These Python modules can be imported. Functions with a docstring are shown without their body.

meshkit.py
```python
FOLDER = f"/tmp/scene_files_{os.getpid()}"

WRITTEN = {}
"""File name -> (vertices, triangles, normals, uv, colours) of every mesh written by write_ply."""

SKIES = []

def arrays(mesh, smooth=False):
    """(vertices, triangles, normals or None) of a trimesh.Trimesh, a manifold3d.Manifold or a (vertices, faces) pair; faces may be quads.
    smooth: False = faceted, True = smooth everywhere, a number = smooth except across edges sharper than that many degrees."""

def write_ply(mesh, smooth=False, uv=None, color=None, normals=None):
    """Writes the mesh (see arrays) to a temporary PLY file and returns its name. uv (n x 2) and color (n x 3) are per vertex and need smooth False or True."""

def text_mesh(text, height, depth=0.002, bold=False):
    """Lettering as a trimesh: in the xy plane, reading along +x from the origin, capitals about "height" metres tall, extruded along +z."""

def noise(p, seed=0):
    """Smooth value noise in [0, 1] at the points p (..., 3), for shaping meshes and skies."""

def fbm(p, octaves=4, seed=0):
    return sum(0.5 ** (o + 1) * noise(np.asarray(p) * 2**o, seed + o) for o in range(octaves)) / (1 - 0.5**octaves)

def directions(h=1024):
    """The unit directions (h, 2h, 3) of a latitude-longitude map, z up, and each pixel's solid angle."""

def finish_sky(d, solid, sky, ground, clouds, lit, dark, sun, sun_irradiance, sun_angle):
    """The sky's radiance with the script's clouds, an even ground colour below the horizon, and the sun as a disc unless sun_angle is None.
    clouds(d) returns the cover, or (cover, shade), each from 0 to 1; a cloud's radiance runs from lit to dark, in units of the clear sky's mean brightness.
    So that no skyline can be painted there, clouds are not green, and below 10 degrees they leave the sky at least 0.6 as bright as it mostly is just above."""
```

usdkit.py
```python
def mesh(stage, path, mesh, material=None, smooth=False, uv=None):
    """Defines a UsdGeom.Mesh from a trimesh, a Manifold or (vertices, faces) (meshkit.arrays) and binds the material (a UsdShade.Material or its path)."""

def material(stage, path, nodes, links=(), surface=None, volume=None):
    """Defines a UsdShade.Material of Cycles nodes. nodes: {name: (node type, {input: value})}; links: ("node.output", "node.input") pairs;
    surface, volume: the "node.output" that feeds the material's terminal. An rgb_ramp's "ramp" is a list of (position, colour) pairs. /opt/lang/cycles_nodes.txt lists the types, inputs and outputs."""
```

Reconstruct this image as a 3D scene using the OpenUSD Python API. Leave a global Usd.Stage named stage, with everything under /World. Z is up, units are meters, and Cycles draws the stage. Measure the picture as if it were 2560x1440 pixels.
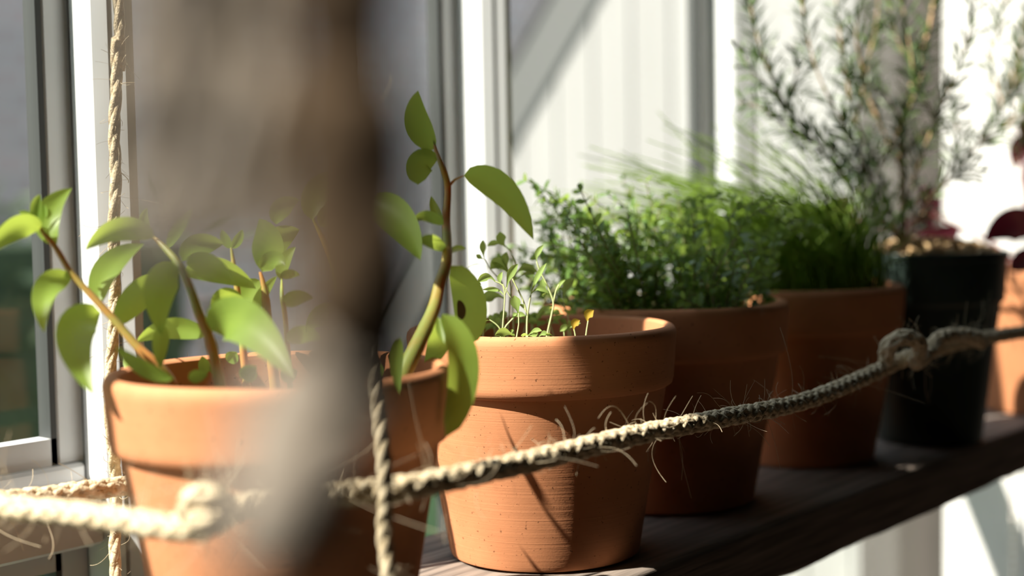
import math, random
import numpy as np
import trimesh
import usdkit, meshkit
from pxr import Usd, UsdGeom, UsdLux, UsdShade, Gf, Vt, Sdf

rng = np.random.default_rng(7)
random.seed(7)
stage = Usd.Stage.CreateInMemory()
UsdGeom.SetStageUpAxis(stage, "Z")
UsdGeom.SetStageMetersPerUnit(stage, 1.0)
UsdGeom.Xform.Define(stage, "/World")
UsdGeom.Scope.Define(stage, "/World/Looks")

# ---------------------------------------------------------------- camera
# x runs along the hanging shelf, y points out through the window, z is up.
FPX = 3600.0
YAW, PITCH, ROLL = math.radians(39.0), math.radians(3.42), math.radians(1.09)
EYE = np.array([0.0, 0.0, 1.204])
_f0 = np.array([math.cos(YAW), math.sin(YAW), 0]); _r0 = np.array([math.sin(YAW), -math.cos(YAW), 0]); _u0 = np.array([0, 0, 1.0])
FWD = _f0 * math.cos(PITCH) - _u0 * math.sin(PITCH)
_u1 = _u0 * math.cos(PITCH) + _f0 * math.sin(PITCH)
UP = _u1 * math.cos(ROLL) + _r0 * math.sin(ROLL)
RIGHT = _r0 * math.cos(ROLL) - _u1 * math.sin(ROLL)
cam = UsdGeom.Camera.Define(stage, "/World/camera")
m = Gf.Matrix4d(*[float(v) for v in (*RIGHT, 0, *UP, 0, *(-FWD), 0, *EYE, 1)])
cam.AddTransformOp().Set(m)
cam.CreateHorizontalApertureAttr(36.0); cam.CreateVerticalApertureAttr(20.25)
cam.CreateFocalLengthAttr(36.0 * FPX / 2560)
cam.CreateFStopAttr(3.9); cam.CreateFocusDistanceAttr(0.765)
cam.CreateClippingRangeAttr(Gf.Vec2f(0.02, 200.0))
cam.CreateExposureAttr(0.0)

# ---------------------------------------------------------------- sun and sky
SUN_EL = math.radians(47.0)
_h = -_r0 * math.sin(math.radians(65.5)) - _f0 * math.cos(math.radians(65.5)); _h /= np.linalg.norm(_h)
SUN = _h * math.cos(SUN_EL) + np.array([0, 0, math.sin(SUN_EL)])
sun = UsdLux.DistantLight.Define(stage, "/World/sun")
sun.CreateAngleAttr(0.6); sun.CreateNormalizeAttr(True); sun.CreateIntensityAttr(4.0); sun.CreateColorAttr(Gf.Vec3f(1.0, 0.93, 0.82))
_x = np.cross([0, 0, 1.0], SUN); _x /= np.linalg.norm(_x); _y = np.cross(SUN, _x)
sun.AddTransformOp().Set(Gf.Matrix4d(*[float(v) for v in (*_x, 0, *_y, 0, *SUN, 0, *(SUN * 30), 1)]))
sky = UsdLux.DomeLight.Define(stage, "/World/sky")
sky.CreateIntensityAttr(0.60); sky.CreateColorAttr(Gf.Vec3f(0.72, 0.85, 1.0))


def at(px, py, depth):
    """The point seen at (px, py) of the 2560 x 1440 photograph, depth metres in front of the camera."""
    return EYE + FWD * depth + RIGHT * ((px - 1280) / FPX * depth) + UP * ((720 - py) / FPX * depth)


# ---------------------------------------------------------------- helpers: prims
_names = {}
def numbered(parent, name):
    k = _names.get((parent, name), 0)
    _names[(parent, name)] = k + 1
    return f"{parent}/{name}" + (f"_{k:03d}" if k else "")

def tag(p, label=None, cat=None, group=None, kind=None):
    p = p.GetPrim() if hasattr(p, "GetPrim") else p
    for k, v in (("label", label), ("category", cat), ("group", group), ("kind", kind)):
        if v: p.SetCustomDataByKey(k, v)
    return p

ORIGIN = {}
def thing(name, label, cat, loc=(0, 0, 0), group=None, kind=None):
    path = numbered("/World", name)
    x = UsdGeom.Xform.Define(stage, path); x.AddTranslateOp().Set(Gf.Vec3d(*[float(v) for v in loc]))
    ORIGIN[path] = np.array(loc, float)
    tag(x, label, cat, group, kind)
    return path

def top(path):
    return "/".join(path.split("/")[:3])

def obj(name, mesh, mat, parent="/World", smooth=False, label=None, kind=None, cat=None):
    """One Mesh prim; mesh is in world coordinates and is moved into the frame of its thing."""
    path = numbered(parent, name)
    if not (isinstance(mesh, tuple)): mesh = (np.array(mesh.vertices), np.array(mesh.faces))
    o = ORIGIN.get(top(parent) if parent != "/World" else "", np.zeros(3))
    v = np.asarray(mesh[0], float) - o
    p = usdkit.mesh(stage, path, (v, mesh[1]), MAT[mat], smooth)
    tag(p, label, cat, None, kind)
    return path

def curves(name, strands, width, mat, parent, label=None, kind=None):
    path = numbered(parent, name)
    c = UsdGeom.BasisCurves.Define(stage, path)
    o = ORIGIN.get(top(parent), np.zeros(3))
    pts = np.vstack(strands) - o
    c.CreateTypeAttr("linear")
    c.CreatePointsAttr(Vt.Vec3fArray.FromNumpy(pts.astype(np.float32)))
    c.CreateCurveVertexCountsAttr(Vt.IntArray([len(s) for s in strands]))
    w = np.concatenate([np.full(len(s), width[i] if np.ndim(width) else width) for i, s in enumerate(strands)])
    c.CreateWidthsAttr(Vt.FloatArray.FromNumpy(w.astype(np.float32))); c.SetWidthsInterpolation("vertex")
    UsdShade.MaterialBindingAPI.Apply(c.GetPrim()).Bind(MAT[mat])
    tag(c, label, None, None, kind)
    return path

# ---------------------------------------------------------------- helpers: shapes
def unit(v):
    v = np.asarray(v, float); return v / np.maximum(np.linalg.norm(v, axis=-1, keepdims=True), 1e-12)

def join(parts):
    vs, fs, n = [], [], 0
    for v, f in parts:
        v = np.asarray(v, float); f = np.asarray(f, int)
        if f.shape[1] == 4: f = np.vstack([f[:, [0, 1, 2]], f[:, [0, 2, 3]]])
        vs.append(v); fs.append(f + n); n += len(v)
    return np.vstack(vs), np.vstack(fs)

def box(x0, x1, y0, y1, z0, z1, bevel=0.0):
    if bevel:
        import manifold3d as m3
        b = bevel
        pts = []
        for sx, x in ((1, x0), (-1, x1)):
            for sy, y in ((1, y0), (-1, y1)):
                for sz, z in ((1, z0), (-1, z1)):
                    pts += [(x + sx * b, y + sy * b, z), (x + sx * b, y, z + sz * b), (x, y + sy * b, z + sz * b)]
        mm = m3.Manifold.hull_points(np.array(pts)).to_mesh()
        return np.array(mm.vert_properties[:, :3]), np.array(mm.tri_verts)
    v = np.array([(x, y, z) for x in (x0, x1) for y in (y0, y1) for z in (z0, z1)], float)
    f = np.array([(0, 1, 3, 2), (4, 6, 7, 5), (0, 4, 5, 1), (2, 3, 7, 6), (0, 2, 6, 4), (1, 5, 7, 3)])
    return v, np.vstack([f[:, [0, 1, 2]], f[:, [0, 2, 3]]])

def resample(pts, step):
    """Catmull-Rom through pts, sampled about every step metres."""
    p = np.asarray(pts, float)
    p = np.vstack([2 * p[0] - p[1], p, 2 * p[-1] - p[-2]])
    out = []
    for i in range(1, len(p) - 2):
        n = max(2, int(np.linalg.norm(p[i + 1] - p[i]) / step))
        t = np.linspace(0, 1, n, endpoint=False)[:, None]
        a, b, c, d = p[i - 1], p[i], p[i + 1], p[i + 2]
        out.append(0.5 * (2 * b + (c - a) * t + (2 * a - 5 * b + 4 * c - d) * t**2 + (3 * b - a - 3 * c + d) * t**3))
    return np.vstack(out + [p[-2][None]])

def frames(p, ref=None):
    t = unit(np.gradient(p, axis=0))
    n = np.zeros_like(p)
    r = np.array([0.31, 0.2, 0.93]) if ref is None else np.asarray(ref, float)
    if abs(np.dot(unit(r), t[0])) > 0.95: r = np.array([1.0, 0.1, 0])
    n[0] = unit(r - t[0] * np.dot(r, t[0]))
    for i in range(1, len(p)):
        n[i] = unit(n[i - 1] - t[i] * np.dot(n[i - 1], t[i]))
    return t, n, np.cross(t, n)

def tube(p, r, sides=8, cap=True):
    p = np.asarray(p, float); k = len(p)
    r = np.broadcast_to(np.asarray(r, float), (k,))
    _, n, b = frames(p)
    a = np.arange(sides) / sides * 2 * np.pi
    ring = p[:, None] + r[:, None, None] * (n[:, None] * np.cos(a)[None, :, None] + b[:, None] * np.sin(a)[None, :, None])
    v = ring.reshape(-1, 3)
    i = np.arange(k - 1)[:, None] * sides; j = np.arange(sides)[None]; j2 = (j + 1) % sides
    f = np.stack([i + j, i + j2, i + sides + j2, i + sides + j], -1).reshape(-1, 4)
    f = np.vstack([f[:, [0, 1, 2]], f[:, [0, 2, 3]]])
    if cap:
        v = np.vstack([v, p[0] - 0.0 * n[0], p[-1]])
        c0, c1 = len(v) - 2, len(v) - 1
        jj = np.arange(sides); e = (k - 1) * sides
        f = np.vstack([f, np.stack([np.full(sides, c0), (jj + 1) % sides, jj], 1), np.stack([np.full(sides, c1), e + jj, e + (jj + 1) % sides], 1)])
    return v, f

def lathe(profile, center, segs=128, closed=True, wobble=0.0, seed=0):
    """Closed outline of (radius, height) turned about the vertical through center."""
    pr = np.asarray(profile, float); k = len(pr)
    a = np.arange(segs) / segs * 2 * np.pi
    rr = pr[:, None, 0] * np.ones(segs)
    if wobble:
        q = np.stack([np.cos(a)[None] * np.ones((k, 1)) * 2, np.sin(a)[None] * np.ones((k, 1)) * 2, pr[:, 1:2] * 30 * np.ones(segs)], -1)
        rr = rr * (1 + wobble * (meshkit.noise(q, seed) - 0.5))
    v = np.stack([rr * np.cos(a), rr * np.sin(a), pr[:, 1:2] * np.ones(segs)], -1).reshape(-1, 3) + np.asarray(center)
    i = np.arange(k if closed else k - 1)[:, None]; j = np.arange(segs)[None]; j2 = (j + 1) % segs; i2 = (i + 1) % k
    f = np.stack([i * segs + j, i * segs + j2, i2 * segs + j2, i2 * segs + j], -1).reshape(-1, 4)
    return v, np.vstack([f[:, [0, 1, 2]], f[:, [0, 2, 3]]])

def leaf(base, ctrl, tip, width, face, fold=0.25, shape="ovate", curl=0.0, nt=14, nw=6, roll=0.0):
    """A leaf blade: midrib a quadratic curve, blade folded along it; face = direction the upper side looks at."""
    b, c, t = (np.asarray(x, float) for x in (base, ctrl, tip))
    s = np.linspace(0, 1, nt)[:, None]
    p = (1 - s) ** 2 * b + 2 * s * (1 - s) * c + s**2 * t
    tan = unit(np.gradient(p, axis=0))
    nrm = unit(np.asarray(face, float)[None] - tan * (tan @ np.asarray(face, float))[:, None])
    side = np.cross(tan, nrm)
    if roll:
        side, nrm = side * math.cos(roll) + nrm * math.sin(roll), nrm * math.cos(roll) - side * math.sin(roll)
    x = s[:, 0]
    if shape == "ovate": w = x**0.62 * (1 - x) ** 0.85 / 0.372
    elif shape == "round": w = np.sqrt(np.clip(x * (1 - x), 0, 1)) * 2 * (0.82 + 0.18 * x)
    elif shape == "spoon": w = 1.22 * np.clip(0.12 + 0.95 * np.exp(-((x - 0.64) / 0.33) ** 2), 0, 1) * np.sqrt(np.clip(1 - x**6, 0, 1))
    else: w = np.sin(np.pi * np.clip(x * 0.96 + 0.02, 0, 1)) ** 0.8
    u = np.linspace(-1, 1, nw + 1)
    half = 0.5 * width * w[:, None]
    off = half * u[None]
    up = fold * half * (np.abs(u)[None] ** 1.4) + curl * width * (u[None] ** 2) * x[:, None]
    v = (p[:, None] + side[:, None] * off[..., None] + nrm[:, None] * up[..., None]).reshape(-1, 3)
    i = np.arange(nt - 1)[:, None] * (nw + 1); j = np.arange(nw)[None]
    f = np.stack([i + j, i + j + 1, i + nw + 2 + j, i + nw + 1 + j], -1).reshape(-1, 4)
    return v, np.vstack([f[:, [0, 1, 2]], f[:, [0, 2, 3]]])

# ---------------------------------------------------------------- materials
MAT = {}
def mat(name, nodes, links=(), surface="p.BSDF"):
    MAT[name] = usdkit.material(stage, f"/World/Looks/{name}", nodes, links, surface=surface)

def plain(name, color, rough=0.5, **k):
    mat(name, {"p": ("principled_bsdf", {"base_color": color, "roughness": rough, **k})})

def noisy(name, c0, c1, scale, rough=0.6, stretch=(1, 1, 1), bump=0.0, bump_scale=None, lo=0.35, hi=0.65, detail=4, dist=0.001, **k):
    nodes = {"t": ("texture_coordinate", {}), "m": ("mapping", {"scale": stretch}), "n": ("noise_texture", {"scale": scale, "detail": detail}),
             "r": ("rgb_ramp", {"ramp": [(0, c0), (lo, c0), (hi, c1), (1, c1)]}), "p": ("principled_bsdf", {"roughness": rough, **k})}
    links = [("t.object", "m.vector"), ("m.vector", "n.vector"), ("n.fac", "r.fac"), ("r.color", "p.base_color")]
    if bump:
        nodes["n2"] = ("noise_texture", {"scale": bump_scale or scale * 4, "detail": 5}); nodes["b"] = ("bump", {"strength": bump, "distance": dist})
        links += [("m.vector", "n2.vector"), ("n2.fac", "b.height"), ("b.normal", "p.normal")]
    mat(name, nodes, links)

def terracotta(name, c0, c1):
    mat(name, {"t": ("texture_coordinate", {}),
               "m": ("mapping", {"scale": (4, 4, 640)}), "lines": ("noise_texture", {"scale": 1.6, "detail": 3}),
               "blot": ("noise_texture", {"scale": 24, "detail": 5}), "r": ("rgb_ramp", {"ramp": [(0.3, c0), (0.7, c1)]}),
               "speck": ("noise_texture", {"scale": 520, "detail": 2}), "sr": ("rgb_ramp", {"ramp": [(0.0, (0.25, 0.22, 0.2)), (0.27, (0.3, 0.28, 0.26)), (0.33, (1, 1, 1)), (1, (1, 1, 1))]}),
               "mul": ("mix", {"mix_type": "multiply", "fac": 0.8}),
               "salt": ("noise_texture", {"scale": 15, "detail": 6, "roughness": 0.65}), "salr": ("rgb_ramp", {"ramp": [(0.66, (0, 0, 0)), (0.80, (0.45, 0.45, 0.45)), (1, (0.6, 0.6, 0.6))]}),
               "mx": ("mix", {"color2": (0.72, 0.55, 0.45)}),
               "grain": ("noise_texture", {"scale": 900, "detail": 2}), "hsum": ("math", {"math_type": "multiply_add", "value2": 0.35}),
               "b": ("bump", {"strength": 0.28, "distance": 0.0004}), "p": ("principled_bsdf", {"roughness": 0.82, "specular_ior_level": 0.25})},
        [("t.object", "m.vector"), ("m.vector", "lines.vector"), ("t.object", "blot.vector"), ("blot.fac", "r.fac"), ("t.object", "speck.vector"), ("speck.fac", "sr.fac"),
         ("r.color", "mul.color1"), ("sr.color", "mul.color2"), ("t.object", "salt.vector"), ("salt.fac", "salr.fac"), ("salr.color", "mx.fac"), ("mul.color", "mx.color1"),
         ("mx.color", "p.base_color"), ("t.object", "grain.vector"), ("grain.fac", "hsum.value1"), ("lines.fac", "hsum.value3"), ("hsum.value", "b.height"), ("b.normal", "p.normal")])

def foliage(name, c0, c1, through, amount=0.4, rough=0.38, scale=60, spec=0.45):
    mat(name, {"t": ("texture_coordinate", {}), "n": ("noise_texture", {"scale": scale, "detail": 3}), "r": ("rgb_ramp", {"ramp": [(0.3, c0), (0.7, c1)]}),
               "p": ("principled_bsdf", {"roughness": rough, "specular_ior_level": spec}), "tr": ("translucent_bsdf", {"color": through}), "x": ("mix_closure", {"fac": amount})},
        [("t.object", "n.vector"), ("n.fac", "r.fac"), ("r.color", "p.base_color"), ("p.BSDF", "x.closure1"), ("tr.BSDF", "x.closure2")], surface="x.closure")

terracotta("terracotta", (0.50, 0.205, 0.092), (0.62, 0.265, 0.125))
noisy("potting_soil", (0.018, 0.012, 0.009), (0.07, 0.048, 0.035), 160, 0.95, bump=0.9, dist=0.003)
foliage("fleshy_leaf", (0.15, 0.25, 0.04), (0.22, 0.34, 0.06), (0.50, 0.62, 0.09), 0.5, 0.42, 40, 0.35)
plain("dry_spot", (0.10, 0.055, 0.015), 0.8)
noisy("fleshy_stem", (0.28, 0.34, 0.08), (0.50, 0.22, 0.06), 38, 0.42, lo=0.42, hi=0.6, subsurface_weight=0.15, subsurface_scale=0.002)
foliage("sage_leaf", (0.25, 0.37, 0.10), (0.33, 0.45, 0.13), (0.55, 0.66, 0.14), 0.4, 0.6, 120, 0.2)
foliage("yellowed_leaf", (0.50, 0.33, 0.04), (0.56, 0.38, 0.05), (0.7, 0.5, 0.05), 0.35, 0.6, 90, 0.2)
plain("sage_stem", (0.55, 0.62, 0.28), 0.55)
foliage("thyme_leaf", (0.085, 0.17, 0.04), (0.16, 0.27, 0.06), (0.40, 0.55, 0.10), 0.42, 0.42, 150, 0.5)
plain("thyme_stem", (0.22, 0.20, 0.09), 0.6)
foliage("chive_blade", (0.19, 0.31, 0.06), (0.29, 0.41, 0.08), (0.55, 0.68, 0.12), 0.48, 0.4, 60, 0.4)
foliage("rosemary_needle", (0.085, 0.145, 0.045), (0.15, 0.23, 0.07), (0.22, 0.34, 0.06), 0.25, 0.42, 80, 0.5)
noisy("rosemary_bark", (0.30, 0.18, 0.09), (0.46, 0.30, 0.16), 60, 0.8, bump=0.5)
foliage("purple_leaf", (0.045, 0.008, 0.013), (0.075, 0.012, 0.020), (0.14, 0.01, 0.025), 0.2, 0.4, 30, 0.4)
plain("purple_stem", (0.22, 0.05, 0.05), 0.5)
noisy("bark_chip", (0.42, 0.26, 0.12), (0.68, 0.48, 0.26), 45, 0.85)
noisy("nursery_plastic", (0.018, 0.032, 0.026), (0.026, 0.042, 0.035), 30, 0.42)
noisy("jute", (0.50, 0.39, 0.24), (0.76, 0.64, 0.45), 260, 0.85, bump=0.8, bump_scale=700, dist=0.0012, specular_ior_level=0.15)
noisy("shaded_brown_rope", (0.022, 0.013, 0.007), (0.075, 0.05, 0.03), 70, 0.9, bump=0.8, bump_scale=500, dist=0.0012, specular_ior_level=0.1)  # brown darkened to paint shade on the upper hanging rope
noisy("old_and_sunlit_rope", (0.17, 0.14, 0.11), (0.28, 0.24, 0.20), 120, 0.9, bump=0.8, bump_scale=500, dist=0.0012, specular_ior_level=0.1)  # aged grey of the strap; also paints sunlight on the hanging rope's lower end
plain("jute_fibre", (0.62, 0.50, 0.33), 0.6)
noisy("weathered_wood", (0.11, 0.085, 0.07), (0.25, 0.20, 0.165), 9, 0.8, stretch=(1.0, 16, 16), bump=0.7, bump_scale=14, dist=0.002, detail=6)
noisy("white_vinyl", (0.64, 0.66, 0.67), (0.70, 0.71, 0.72), 8, 0.35)
plain("window_gasket", (0.035, 0.038, 0.036), 0.6)
noisy("white_plaster", (0.62, 0.615, 0.60), (0.67, 0.665, 0.65), 12, 0.8, bump=0.15, bump_scale=120)
noisy("room_paint", (0.040, 0.034, 0.029), (0.05, 0.043, 0.036), 6, 0.85)
noisy("floor_boards", (0.05, 0.03, 0.018), (0.09, 0.055, 0.032), 6, 0.5, stretch=(1, 12, 1))
noisy("shed_paint", (0.24, 0.236, 0.228), (0.275, 0.271, 0.262), 5, 0.7, stretch=(1, 1, 0.2))
plain("rake_paint", (0.09, 0.093, 0.09), 0.7)
noisy("roof_shingle", (0.05, 0.05, 0.055), (0.08, 0.075, 0.08), 30, 0.9)
noisy("lawn_grass", (0.06, 0.12, 0.03), (0.13, 0.20, 0.06), 25, 0.9)
foliage("hedge_leaf", (0.02, 0.035, 0.015), (0.045, 0.07, 0.03), (0.06, 0.10, 0.02), 0.2, 0.6, 8, 0.3)
noisy("tree_bark", (0.07, 0.05, 0.04), (0.14, 0.11, 0.08), 20, 0.9)
plain("chain_metal", (0.72, 0.66, 0.6), 0.22, metallic=1.0)
plain("dark_pane", (0.02, 0.025, 0.03), 0.08)
plain("trim_white", (0.7, 0.7, 0.68), 0.6)
mat("house_brick", {"t": ("texture_coordinate", {}), "m": ("mapping", {"rotation": (math.pi / 2, 0, 0)}),
                    "k": ("brick_texture", {"color1": (0.36, 0.265, 0.25), "color2": (0.29, 0.23, 0.22), "mortar": (0.35, 0.33, 0.31), "scale": 2.2, "mortar_size": 0.02}),
                    "p": ("principled_bsdf", {"roughness": 0.9})}, [("t.object", "m.vector"), ("m.vector", "k.vector"), ("k.color", "p.base_color")])
mat("window_glass", {"g": ("glossy_bsdf", {"color": (1, 1, 1), "roughness": 0.0}), "c": ("transparent_bsdf", {"color": (0.975, 0.985, 0.98)}), "w": ("layer_weight", {"blend": 0.5}),
                     "p5": ("math", {"math_type": "power", "value2": 5.0}), "f": ("math", {"math_type": "multiply_add", "value2": 0.30, "value3": 0.015}), "x": ("mix_closure", {})},
    [("w.facing", "p5.value1"), ("p5.value", "f.value1"), ("f.value", "x.fac"), ("c.BSDF", "x.closure1"), ("g.BSDF", "x.closure2")], surface="x.closure")

def struct(name, mesh, m_, **k):
    p = obj(name, mesh, m_, **k)
    tag(stage.GetPrimAtPath(p), kind="structure")
    return p

def struct_group(name):
    path = numbered("/World", name); x = UsdGeom.Xform.Define(stage, path); tag(x, kind="structure"); return path

# ---------------------------------------------------------------- the room
WN = 0.714            # inner face of the window wall
X0, X1 = -1.7, 1.754  # near and far end walls
YB = -3.2
CEIL = 3.20
SILL, HEAD = 0.50, 3.12
struct("floor", box(X0 - 0.1, X1 + 0.1, YB - 0.1, WN + 0.12, -0.1, 0.0), "floor_boards")
struct("ceiling", box(X0 - 0.1, X1 + 0.1, YB - 0.1, WN + 0.12, CEIL, CEIL + 0.1), "room_paint")
struct("wall_back", box(X0 - 0.1, X0, YB, WN + 0.12, 0, CEIL), "room_paint")
struct("wall_front", box(X1, X1 + 0.1, YB, WN + 0.12, 0, CEIL), "room_paint")
struct("trim_9", box(X1 - 0.012, X1, WN - 0.16, WN, 0, CEIL, 0.002), "white_plaster")
struct("wall_right", box(X0 - 0.1, X1 + 0.1, YB - 0.1, YB, 0, CEIL), "room_paint")
WX0 = -1.60
struct("wall_left", join([box(X0, X1, WN, WN + 0.12, 0, SILL), box(X0, X1, WN, WN + 0.12, HEAD, CEIL), box(X0, WX0, WN, WN + 0.12, SILL, HEAD)]), "white_plaster")

# sashes: white posts between the panes, thin stiles and gaskets, one meeting rail
POSTS = [(-0.030, 0.030, 0.024), (0.262, 0.070, 0.034), (0.5005, 0.020, 0.038), (0.850, 0.020, 0.046), (1.227, 0.020, 0.050)]   # x, width, depth; first two stand out of view, added to cast shadows
RAIL0, RAIL1 = 1.204 - 0.197, 1.204 - 0.150
edges = [(WX0, -0.030), (0.0, 0.262), (0.334, 0.5005), (0.5225, 0.850), (0.872, 1.227), (1.249, X1 - 0.012)]
def column(poly, z0, z1):
    """A vertical prism over an outline in x, y (counter-clockwise)."""
    from shapely.geometry import Polygon
    t = trimesh.creation.extrude_polygon(Polygon(poly), z1 - z0, engine="earcut"); t.apply_translation((0, 0, z0))
    return t
for i, (x, pw, pd) in enumerate(POSTS):
    w = struct_group(f"trim_{i + 1}")
    if i < 2: obj("post", box(x, x + pw, WN, WN + pd * .55, SILL, HEAD, 0.0015), "white_vinyl", w)
    else:  # moulded towards the room: two splayed faces with a quirk between
        yb = WN + pd * .55
        obj("post", column([(x, yb), (x, WN), (x + .0065, WN - .0065), (x + .0068, WN - .001), (x + .0086, WN - .001), (x + .0088, WN - .0075), (x + .014, WN - .0125), (x + pw, WN - .0125), (x + pw, yb)], SILL, HEAD), "white_vinyl", w)
    obj("post_core", box(x + 0.003, x + pw - 0.004, WN + pd * .55, WN + pd, SILL, HEAD), "white_vinyl", w)
for i, (a, b) in enumerate(edges):
    w = struct_group(f"window_{i + 1}")
    for za, zb in ((SILL, RAIL0), (RAIL1, HEAD)):
        st = 0.018
        if i not in (0, 5): obj("sash_stile", box(b - st + 0.003, b + 0.003, WN + 0.026, WN + 0.040, za, zb, 0.001), "white_vinyl", w)
        if i != 1: obj("sash_stile", box(a - 0.004, a + 0.010, WN + 0.026, WN + 0.040, za, zb, 0.001), "white_vinyl", w)
        obj("sash_stile", box(a - 0.001, a + 0.003, WN + 0.010, WN + 0.026, za, zb), "white_vinyl", w)
        obj("gasket", box(a - 0.0015, a + 0.0015, WN + 0.004, WN + 0.012, za, zb), "window_gasket", w)
        if i not in (0, 5): obj("gasket", box(b - st - 0.001, b - st + 0.003, WN + 0.027, WN + 0.039, za, zb), "window_gasket", w)
        obj("sash_rail", box(a + 0.014, b - st + 0.003, WN + 0.027, WN + 0.040, za, za + 0.016), "white_vinyl", w)
        obj("sash_rail", box(a + 0.014, b - st + 0.003, WN + 0.027, WN + 0.040, zb - 0.016, zb), "white_vinyl", w)
        obj("pane", box(a + 0.005, b - st + 0.006, WN + 0.031, WN + 0.034, za + 0.008, zb - 0.008), "window_glass", w)
    obj("meeting_rail", join([box(a, b, WN + 0.004, WN + 0.052, RAIL0, RAIL1 - 0.012, 0.002), box(a, b, WN + 0.020, WN + 0.052, RAIL1 - 0.012, RAIL1, 0.002)]), "white_vinyl", w)

obj("blind", join([box(0.002, 0.258, WN + 0.006, WN + 0.008, 1.79, HEAD - .03), box(0.002, 0.258, WN + 0.003, WN + 0.011, 1.775, 1.795, .002)]), "white_plaster", "/World/window_2")  # out of view, added to shade the front rope and the tall shoot
obj("blind", join([box(0.336, 0.498, WN + 0.006, WN + 0.008, 1.69, HEAD - .03), box(0.336, 0.498, WN + 0.003, WN + 0.011, 1.675, 1.695, .002)]), "white_plaster", "/World/window_3")  # second unseen panel, added to keep sun off the chive pot

# ---------------------------------------------------------------- outside
GZ = -0.30
struct("ground", box(-14, 22, WN + 0.12, 26, GZ - 0.1, GZ), "lawn_grass")
sh = thing("garden_shed", "white board-sided shed with a steep gable outside the window, in full sun", "shed", (3.5, 2.2, GZ))
SX = 3.5
def rake(y): return 1.204 + 0.218 + (2.80 - y) * 1.263 if y > 1.45 else 1.204 + 0.218 + (2.80 - 1.45) * 1.263
nb = 16
ys = np.linspace(0.86, 3.06, nb + 1)
for i in range(nb):
    a, b = ys[i] + 0.004, ys[i + 1] - 0.004
    za, zb = rake(a), rake(b)
    v = np.array([(x, y, z) for x in (SX, SX + 0.02) for (y, z) in ((a, GZ), (b, GZ), (b, zb), (a, za))])
    f = np.array([(0, 1, 2), (0, 2, 3), (4, 6, 5), (4, 7, 6), (0, 4, 5), (0, 5, 1), (1, 5, 6), (1, 6, 2), (2, 6, 7), (2, 7, 3), (3, 7, 4), (3, 4, 0)])
    obj("siding_board", (v, f), "shed_paint", sh)
yy = [0.86, 1.45, 3.3]
back = [(y, rake(y)) for y in yy]
def prism(x0, x1, poly):
    n = len(poly); v = np.array([(x0, *p) for p in poly] + [(x1, *p) for p in poly])
    f = [(0, i, i + 1) for i in range(1, n - 1)] + [(n, n + i + 1, n + i) for i in range(1, n - 1)]
    for i in range(n):
        j = (i + 1) % n; f += [(i, n + i, n + j), (i, n + j, j)]
    return v, np.array(f)
obj("wall", prism(SX + 0.02, SX + 2.2, [(0.87, GZ), (3.05, GZ), (3.05, rake(3.05) - 0.01), (1.45, rake(1.45) - 0.01), (0.87, rake(0.9) - 0.01)]), "shed_paint", sh)
sl = np.array([1.0, -1.263]) / math.hypot(1, 1.263)
def slope_strip(off0, off1):
    nrm_ = np.array([1.263, 1.0]) / math.hypot(1, 1.263)
    a0 = np.array([1.45, rake(1.4501)]); a1 = np.array([3.35, rake(3.35)])
    return [tuple(a0 + nrm_ * off0), tuple(a1 + nrm_ * off0), tuple(a1 + nrm_ * off1), tuple(a0 + nrm_ * off1)]
obj("rake_board", prism(SX - 0.014, SX - 0.001, slope_strip(-0.015, 0.13)), "rake_paint", sh)
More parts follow.
